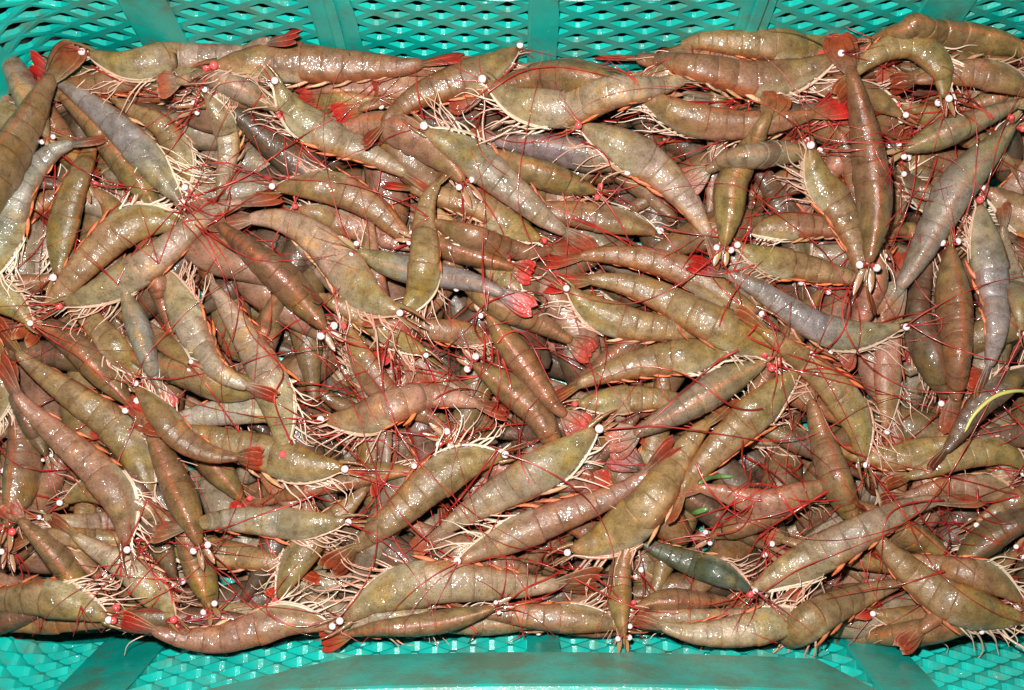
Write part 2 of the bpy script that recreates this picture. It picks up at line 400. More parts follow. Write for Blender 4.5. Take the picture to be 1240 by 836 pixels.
def build_shrimp(pts, w, view, tone, lay, rec):
    global Hm
    tone_ab, tone_ca, tone_ed = [np.array(c)*rng.uniform(0.86, 1.16)*(1+rng.normal(0, 0.04, 3)) for c in TONES[tone]]
    pts = np.array(pts, float)
    px, Lpx = interp(pts, NB)
    w = w*0.98; need = 4.5*w
    if Lpx < need:                     # the tail end is hidden under others: carry it on
        t = px[-1]-px[-4]; t /= np.linalg.norm(t)
        pts = np.vstack([pts, pts[-1]+t*(need-Lpx)*0.98]); px, Lpx = interp(pts, NB)
    s = np.linspace(0, 1, NB)
    R = np.interp(s, S_R, R_R)*w*0.5*MPP           # half height of the body, metres
    tilt = {'R': 72, 'L': -72, 'D': 0, 'r': 40, 'l': -40}[view]+rng.uniform(-12, 12)
    a = math.radians(tilt)
    lat = 0.74
    rz = R*math.sqrt((math.cos(a))**2+(lat*math.sin(a))**2)    # half extent upwards
    rx = R*math.sqrt((math.sin(a))**2+(lat*math.cos(a))**2)    # half extent sideways
    if abs(tilt) < 25:                 # seen from above the traced width is the width
        k = 1/0.80; R = R*k; rz = rz*k; rx = rx*k
    P = settle(px, rx, rz, 0.35 if lay < 3 else (0.15 if lay < 5 else 0.02))
    z = P[:, 2]
    L = np.linalg.norm(np.diff(P, axis=0), axis=1).sum()
    T = nrm(np.gradient(P, axis=0))
    up = np.array([0, 0, 1.0]); U = nrm(up[None]-T*T[:, 2:3]); S = np.cross(T, U)
    aa = a*np.where(s < 0.7, 1.0, 1-0.72*(s-0.7)/0.3)
    aa = aa+math.radians(rng.uniform(-6, 6))*np.sin(s*3)
    D = U*np.cos(aa)[:, None]-S*np.sin(aa)[:, None]; La = np.cross(T, D)
    Hbefore = Hm.copy() if False else None
    org = np.array([P[:, 0].mean(), P[:, 1].mean(), (P[:, 2]-rz).min()])
    root = empty('shrimp', org)
    rec.root, rec.org, rec.P, rec.lay, rec.L, rec.w = root, org, P, lay, L, w
    rc_ = np.interp(0.26, s, R); rt_ = np.interp(0.42, s, R)
    offd = np.where(s < 0.26, 0.62*(rc_-R), 0)+np.where(s > 0.42, 0.30*(rt_-R), 0)
    P = P+D*offd[:, None]
    def fr(sv):
        x = np.clip(np.asarray(sv, float), 0, 1)*(NB-1); i = np.minimum(x.astype(int), NB-2); f = (x-i)[..., None]
        g = lambda A: A[i]*(1-f)+A[i+1]*f
        return g(P), nrm(g(T)), nrm(g(D)), nrm(g(La)), np.interp(np.clip(sv, 0, 1), s, R)
    K = 22; th = np.arange(K)*2*math.pi/K; ct, st = np.cos(th), np.sin(th)
    low = np.clip(-ct, 0, 1)
    secD = np.where(ct > 0, ct, ct*0.88); secL = st*lat*(1+0.10*low-0.16*low**3)
    def loft(sv, mult, name, colf, extra=None):
        c, t, d, l, r = fr(sv)
        m = (r*mult)[:, None]*np.ones(K)[None]
        if extra is not None: m = m*extra
        V = c[:, None]+d[:, None]*(m*secD[None])[..., None]+l[:, None]*(m*secL[None])[..., None]
        col = colf(sv[:, None]*np.ones(K)[None], th[None]*np.ones((len(sv), 1)))
        return link(name, quads_mesh(name, V.reshape(-1, 3)-org, grid_topo(len(sv), K, 0), col.reshape(-1, 3)), M_SHELL, root)
    ph = rng.uniform(0, 6)
    def mixc(a_, b_, f): return a_*(1-f[..., None])+b_*f[..., None]
    SP = rng.uniform(0.09, 0.16); SPt = rng.uniform(0.6, 1.3)
    def col_car(sv, t):
        t = np.abs(np.where(t > math.pi, t-2*math.pi, t))
        c = np.broadcast_to(tone_ca, sv.shape+(3,)).copy()
        c = mixc(c, tone_ab, 0.30+np.clip((sv-0.15)/0.2, 0, 1)*0.6)
        c = mixc(c, np.array([0.34, 0.24, 0.075]), 0.35*np.exp(-((sv-0.17)/0.05)**2-((t-1.0)/0.5)**2))       # digestive gland
        c = mixc(c, np.array([0.075, 0.05, 0.025]), 0.65*np.exp(-((sv-SP)/0.022)**2-((t-SPt)/0.35)**2))      # stomach
        c = mixc(c, np.array([0.44, 0.38, 0.24]), 0.75*np.clip((t-1.75)/0.7, 0, 1)*np.clip(sv/0.1, 0, 1))       # pale gill cover edge
        c = mixc(c, tone_ed, 0.55*np.exp(-(t/0.16)**2))                                                        # keel
        c = mixc(c, tone_ed*0.8, 0.45*np.exp(-(sv/0.05)**2))
        c = mixc(c, tone_ed, 0.25*np.exp(-((sv-0.352)/0.006)**2))
        return c
    sv = np.r_[-0.0, np.linspace(0.004, 0.335, 20), 0.350, 0.356, 0.352]
    mult = np.r_[0.05, np.linspace(0.92, 1.02, 20), 1.025, 1.0, 0.80]
    keel = 1+0.07*np.exp(-(np.minimum(th, 2*math.pi-th)/0.22)**2)[None]*np.ones((len(sv), 1))
    # groove behind the head
    grv = 1-0.045*np.exp(-((sv-0.13)/0.012)**2)
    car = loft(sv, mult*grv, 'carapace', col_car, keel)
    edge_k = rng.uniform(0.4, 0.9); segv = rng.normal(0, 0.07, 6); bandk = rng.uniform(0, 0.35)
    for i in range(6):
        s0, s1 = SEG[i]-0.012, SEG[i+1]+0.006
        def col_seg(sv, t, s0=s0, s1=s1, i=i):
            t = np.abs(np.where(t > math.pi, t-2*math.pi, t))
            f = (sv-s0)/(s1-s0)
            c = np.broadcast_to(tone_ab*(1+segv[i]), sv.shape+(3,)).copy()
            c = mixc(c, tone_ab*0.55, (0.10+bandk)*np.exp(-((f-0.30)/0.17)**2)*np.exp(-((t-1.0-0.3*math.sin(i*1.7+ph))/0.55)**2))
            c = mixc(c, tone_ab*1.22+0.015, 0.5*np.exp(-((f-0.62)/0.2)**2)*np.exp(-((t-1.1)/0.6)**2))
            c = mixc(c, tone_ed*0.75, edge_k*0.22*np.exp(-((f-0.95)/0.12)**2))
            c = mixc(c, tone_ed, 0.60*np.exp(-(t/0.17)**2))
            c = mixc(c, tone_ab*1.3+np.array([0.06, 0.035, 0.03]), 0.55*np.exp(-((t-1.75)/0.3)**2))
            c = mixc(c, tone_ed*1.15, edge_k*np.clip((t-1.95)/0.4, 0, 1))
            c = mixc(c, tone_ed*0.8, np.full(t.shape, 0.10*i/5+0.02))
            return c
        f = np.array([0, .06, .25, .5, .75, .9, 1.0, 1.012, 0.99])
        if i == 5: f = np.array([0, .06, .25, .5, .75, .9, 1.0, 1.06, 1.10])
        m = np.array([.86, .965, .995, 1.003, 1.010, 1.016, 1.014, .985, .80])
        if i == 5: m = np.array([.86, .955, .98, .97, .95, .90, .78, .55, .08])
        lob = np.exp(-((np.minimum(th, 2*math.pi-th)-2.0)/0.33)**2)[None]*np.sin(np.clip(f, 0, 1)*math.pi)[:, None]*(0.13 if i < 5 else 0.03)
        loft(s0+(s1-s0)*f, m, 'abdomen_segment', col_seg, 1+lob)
    # ---- rostrum, a toothed blade running on from the carapace ridge
    c0, t0, d0, l0, r0 = [v[0] for v in fr(np.array([0.03]))]
    n = 9; q = np.linspace(0, 1, n); rl = rng.uniform(0.12, 0.16)*L
    ax = c0+d0*r0*0.80
    RP = ax-t0*(q*rl)[:, None]+d0*(np.sin(q*2.4)*0.10*rl)[:, None]
    hgt = 0.060*w*MPP*(1-q)**0.7*(1+0.35*(np.arange(n) % 2))+0.0003
    V = np.stack([RP+d0*hgt[:, None], RP+l0*(hgt*0.3)[:, None], RP-d0*hgt[:, None]*0.8, RP-l0*(hgt*0.3)[:, None]], 1).reshape(-1, 3)
    cr = np.repeat(mixc(np.tile(tone_ca*0.8, (n, 1)), np.tile(np.array([0.30, 0.05, 0.025]), (n, 1)), q*0.8), 4, 0)
    link('rostrum', quads_mesh('rostrum', V-org, grid_topo(n, 4, 0), cr), M_LIMB, car)
    # ---- eyes on short stalks
    er = 0.098*min(w, 52)*MPP*rng.uniform(0.85, 1.1)
    em = M_EYE if rng.random() < 0.80 else M_EYER
    head = c0-t0*0.03*L
    for sg in (-1, 1):
        base = head+l0*sg*r0*0.50*lat+d0*r0*0.30
        ec = head-t0*0.010*L+l0*sg*(r0*0.80*lat+er*0.8)+d0*r0*0.50
        stk = tube_obj('eye_stalk', np.linspace(base, ec-nrm(ec-base)*er*0.25, 4), np.array([.6, .7, .9, 1.05])*er, np.array([0.38, 0.05, 0.04]), M_LIMB, root, org, 6)  # red stalk end paints the pinkish flash halo round the eye
        ph_ = np.linspace(0, math.pi, 9)[:, None]; az = np.linspace(0, 2*math.pi, 12, endpoint=False)[None]
        V = np.stack([np.sin(ph_)*np.cos(az), np.sin(ph_)*np.sin(az), np.cos(ph_)+0*az], -1).reshape(-1, 3)*er+ec
        link('eye', quads_mesh('eye', V-org, grid_topo(9, 12, 0)), em, stk)
    rec.head = head; rec.fwd = -t0
    # ---- antennal scales
    for sg in (-1, 1):
        q = np.linspace(0, 1, 8); ln = rng.uniform(0.10, 0.14)*L
        A = head+l0*sg*r0*0.42*lat-d0*r0*0.15-t0*(q*ln)[:, None]+l0*sg*(0.25*ln*q*(1-0.3*q))[:, None]
        rr = r0*0.42*np.sin(np.clip(q*0.93+0.07, 0, 1)*math.pi)**0.6+0.0002
        col = mixc(np.tile(tone_ca*1.2, (8, 1)), np.tile(np.array([0.45, 0.17, 0.11]), (8, 1)), q*0.7)
        tube_obj('antennal_scale', A, rr, col, M_LIMB, root, org, 8, 0.16, ref=d0+0.01)
    def lay_on(Pth, k=1.0):
        i, j = hidx(Pth[:, 0], Pth[:, 1]); zz = Hm[i, j]+0.0008
        return np.c_[Pth[:, :2], gsmooth(np.maximum(Pth[:, 2], zz*k+(1-k)*Pth[:, 2]), 0.9)]
    # ---- walking legs (pale), folded forward under the carapace
    lt = rng.uniform(0.0, 1.2)
    leg_c = CREAM*(1-lt*0.25)*np.array([1, 1-0.30*lt, 1-0.35*lt])*rng.uniform(0.8, 1.1)
    nleg = 14 if lay >= 4 else (12 if lay >= 2 else 8)
    for q_ in range(nleg):
        sg = 1 if q_ % 2 else -1
        sb = 0.075+0.25*(q_//2)/(nleg/2)+rng.uniform(-.01, .01)
        c1, t1, d1, l1, r1 = [v[0] for v in fr(np.array([sb]))]
        b0 = c1-d1*r1*0.74+l1*sg*r1*0.34*lat
        ln = L*rng.uniform(0.12, 0.30)*(1.0 if q_ > 2 else 0.8)
        fold = rng.uniform(0.0, 0.85)
        n1 = nrm(-t1*rng.uniform(0.75, 1.15)-d1*fold+l1*sg*rng.uniform(-.35, .35))
        n2 = nrm(n1*0.85-d1*rng.uniform(-.5, .5)+l1*rng.uniform(-.45, .45))
        n3 = nrm(n2*0.6-t1*rng.uniform(-.6, .6)-d1*rng.uniform(-.2, .8)+l1*rng.uniform(-.4, .4))
        pts3 = np.array([b0, b0+n1*ln*.38, b0+n1*ln*.38+n2*ln*.34, b0+n1*ln*.38+n2*ln*.34+n3*ln*.28])
        Q, _ = interp(pts3, 11)
        Q = lay_on(Q, 0.85)
        q = np.linspace(0, 1, 11)
        rr = MPP*w*(0.030-0.022*q)*rng.uniform(0.8, 1.15)
        col = mixc(np.tile(leg_c, (11, 1)), np.tile(np.array([0.52, 0.20, 0.13]), (11, 1)), np.clip(rng.uniform(-.3, .55)+0.3*np.sin(q*5+ph), 0, 0.8))
        tube_obj('walking_leg', Q, rr, col, M_LIMB, root, org, 5)
    # ---- pale mouth legs folded flat along the lower edge of the carapace
    for q_ in range(5):
        sg = (1, -1, 1, -1, 1)[q_]; off = rng.uniform(0.74, 0.98); sp = np.array([0.31, 0.24, 0.16, 0.08, 0.02])-rng.uniform(0, 0.05)
        c1, t1, d1, l1, r1 = fr(np.clip(sp, 0.005, 1))
        Q = c1-d1*(r1*off)[:, None]+l1*(sg*r1*lat*rng.uniform(0.1, 0.55))[:, None]
        e = Q[-1]-t1[-1]*L*rng.uniform(0.02, 0.09)-d1[-1]*r1[-1]*rng.uniform(-.2, .9)
        Q, _ = interp(np.vstack([Q, e[None]]), 12); q = np.linspace(0, 1, 12)
        rr = MPP*w*0.034*np.sin(np.clip(0.12+q*0.86, 0, 1)*math.pi)**0.7*rng.uniform(0.7, 1.2)
        tube_obj('mouth_leg', lay_on(Q, 0.5), rr, mixc(np.tile(leg_c, (12, 1)), np.tile(tone_ca*1.4, (12, 1)), 0.45*(1-q)), M_LIMB, root, org, 6, 0.6)
    # ---- swimming legs: soft orange paddles under the first five segments
    sw_c = np.array([0.60, 0.14, 0.04])*rng.uniform(0.7, 1.15)
    if rng.random() < 0.3: sw_c = np.array([0.50, 0.27, 0.14])
    for i in range(5):
        sm = SEG[i]*0.45+SEG[i+1]*0.55; c1, t1, d1, l1, r1 = [v[0] for v in fr(np.array([sm]))]
        for sg in (-1, 1):
            b0 = c1-d1*r1*0.66+l1*sg*r1*0.40*lat; ln = r1*rng.uniform(1.0, 1.6)
            dr = nrm(-d1*rng.uniform(.15, .55)-t1*rng.uniform(0.7, 1.0)+l1*sg*rng.uniform(-.1, .3))
            Q, _ = interp(np.array([b0, b0+dr*ln*.5, b0+nrm(dr-t1*0.3)*ln]), 6)
            rr = r1*np.array([.10, .13, .13, .11, .08, .02])*rng.uniform(0.7, 1.1)
            cs = sw_c*rng.uniform(0.75, 1.25)
            tube_obj('swimming_leg', Q, rr, mixc(np.tile(cs, (6, 1)), np.tile(np.array([0.55, 0.34, 0.22]), (6, 1)), np.linspace(0.3, 0, 6)), M_FAN, root, org, 6, 0.45, ref=l1)
    # ---- tail fan: telson and four uropods
    c1, t1, d1, l1, r1 = [v[0] for v in fr(np.array([0.825]))]
    red = rec.red
    tipc = np.array([0.40, 0.016, 0.012])*red+(1-red)*tone_ed*0.55
    spread = rng.uniform(0.08, 0.32)
    fl_ = L*0.20
    for nm, ang, lenk, wk, dz in (('telson', 0, 0.80, 0.62, 0.25), ('uropod', -0.55, .95, .95, .12), ('uropod', .55, .95, .95, .12), ('uropod', -1.15, 1.0, 1.0, -.02), ('uropod', 1.15, 1.0, 1.0, -.02)):
        an = ang*spread+rng.normal(0, .04)
        dr = t1*math.cos(an)+l1*math.sin(an)
        q = np.linspace(0, 1, 10)
        A = c1+d1*r1*dz+l1*ang*r1*0.22+dr*(q*fl_*lenk)[:, None]-d1*(0.05*fl_*q*q)[:, None]
        if nm == 'telson': rr = r1*wk*(1-q)**0.8+0.0002
        else: rr = r1*wk*np.interp(q, [0, .2, .55, .8, .93, 1], [.35, .7, 1.0, .95, .6, .08])
        k = 10
        sid = np.cross(dr, d1); sid /= np.linalg.norm(sid); up_ = np.cross(sid, dr)
        tt = np.arange(k)*2*math.pi/k
        V = A[:, None]+sid[None, None]*(np.cos(tt)[None, :, None]*rr[:, None, None])+up_[None, None]*(np.sin(tt)[None, :, None]*np.minimum(rr, r1*0.3)[:, None, None]*0.22)
        cc = mixc(np.tile(tone_ab*0.85, (10, 1)), np.tile(tipc, (10, 1)), np.clip(q*1.7-0.25, 0, 1))
        cc = np.repeat(cc[:, None], k, 1)
        ed = (np.abs(np.cos(tt)) > 0.97).astype(float)[None, :, None]*(0.25+0.5*rec.rimc)
        ed = np.maximum(ed, (q > 0.97).astype(float)[:, None, None]*rec.rimc)
        cc = cc*(1-ed*0.8)+np.array([0.50, 0.30, 0.17])*ed*0.8
        link(nm, quads_mesh(nm, V.reshape(-1, 3)-org, grid_topo(10, k, 0), cc.reshape(-1, 3)), M_FAN, root)
    stamp(P[::2], rx[::2]*0.97, rz[::2])
    return root

def feeler(rec, xy, r0, m=None, H=None, name='antenna', lift=0.0009):
    n = max(16, int(len(xy)))
    q = np.linspace(0, 1, len(xy))
    z = drape(xy, Hm if H is None else H, lift, 1.6)
    Pp = np.c_[xy, z]
    tube_obj(name, Pp, r0*(1-0.75*q)*(1+0.12*np.sin(q*37+r0*9e4)), None, m or M_ANT, rec.root, rec.org, 5)
def wander(p0, d0, L, n=30, curl=1.0):
    a = math.atan2(d0[1], d0[0]); k = rng.normal(0, 5.5)*curl; out = [p0]; step = L/n
    for i in range(n):
        k += rng.normal(0, 1.5)*curl; k *= 0.96
        a += k*step*2.2
        p = out[-1]+step*np.array([math.cos(a), math.sin(a)])
        if not (CX-HX+0.03 < p[0] < CX+HX-0.03 and CY-HY+0.010 < p[1] < CY+HY-0.010): break
        out.append(p)
    return interp(np.array(out), max(8, len(out)))[0] if len(out) > 3 else np.array([p0+d0*step*i for i in range(6)])

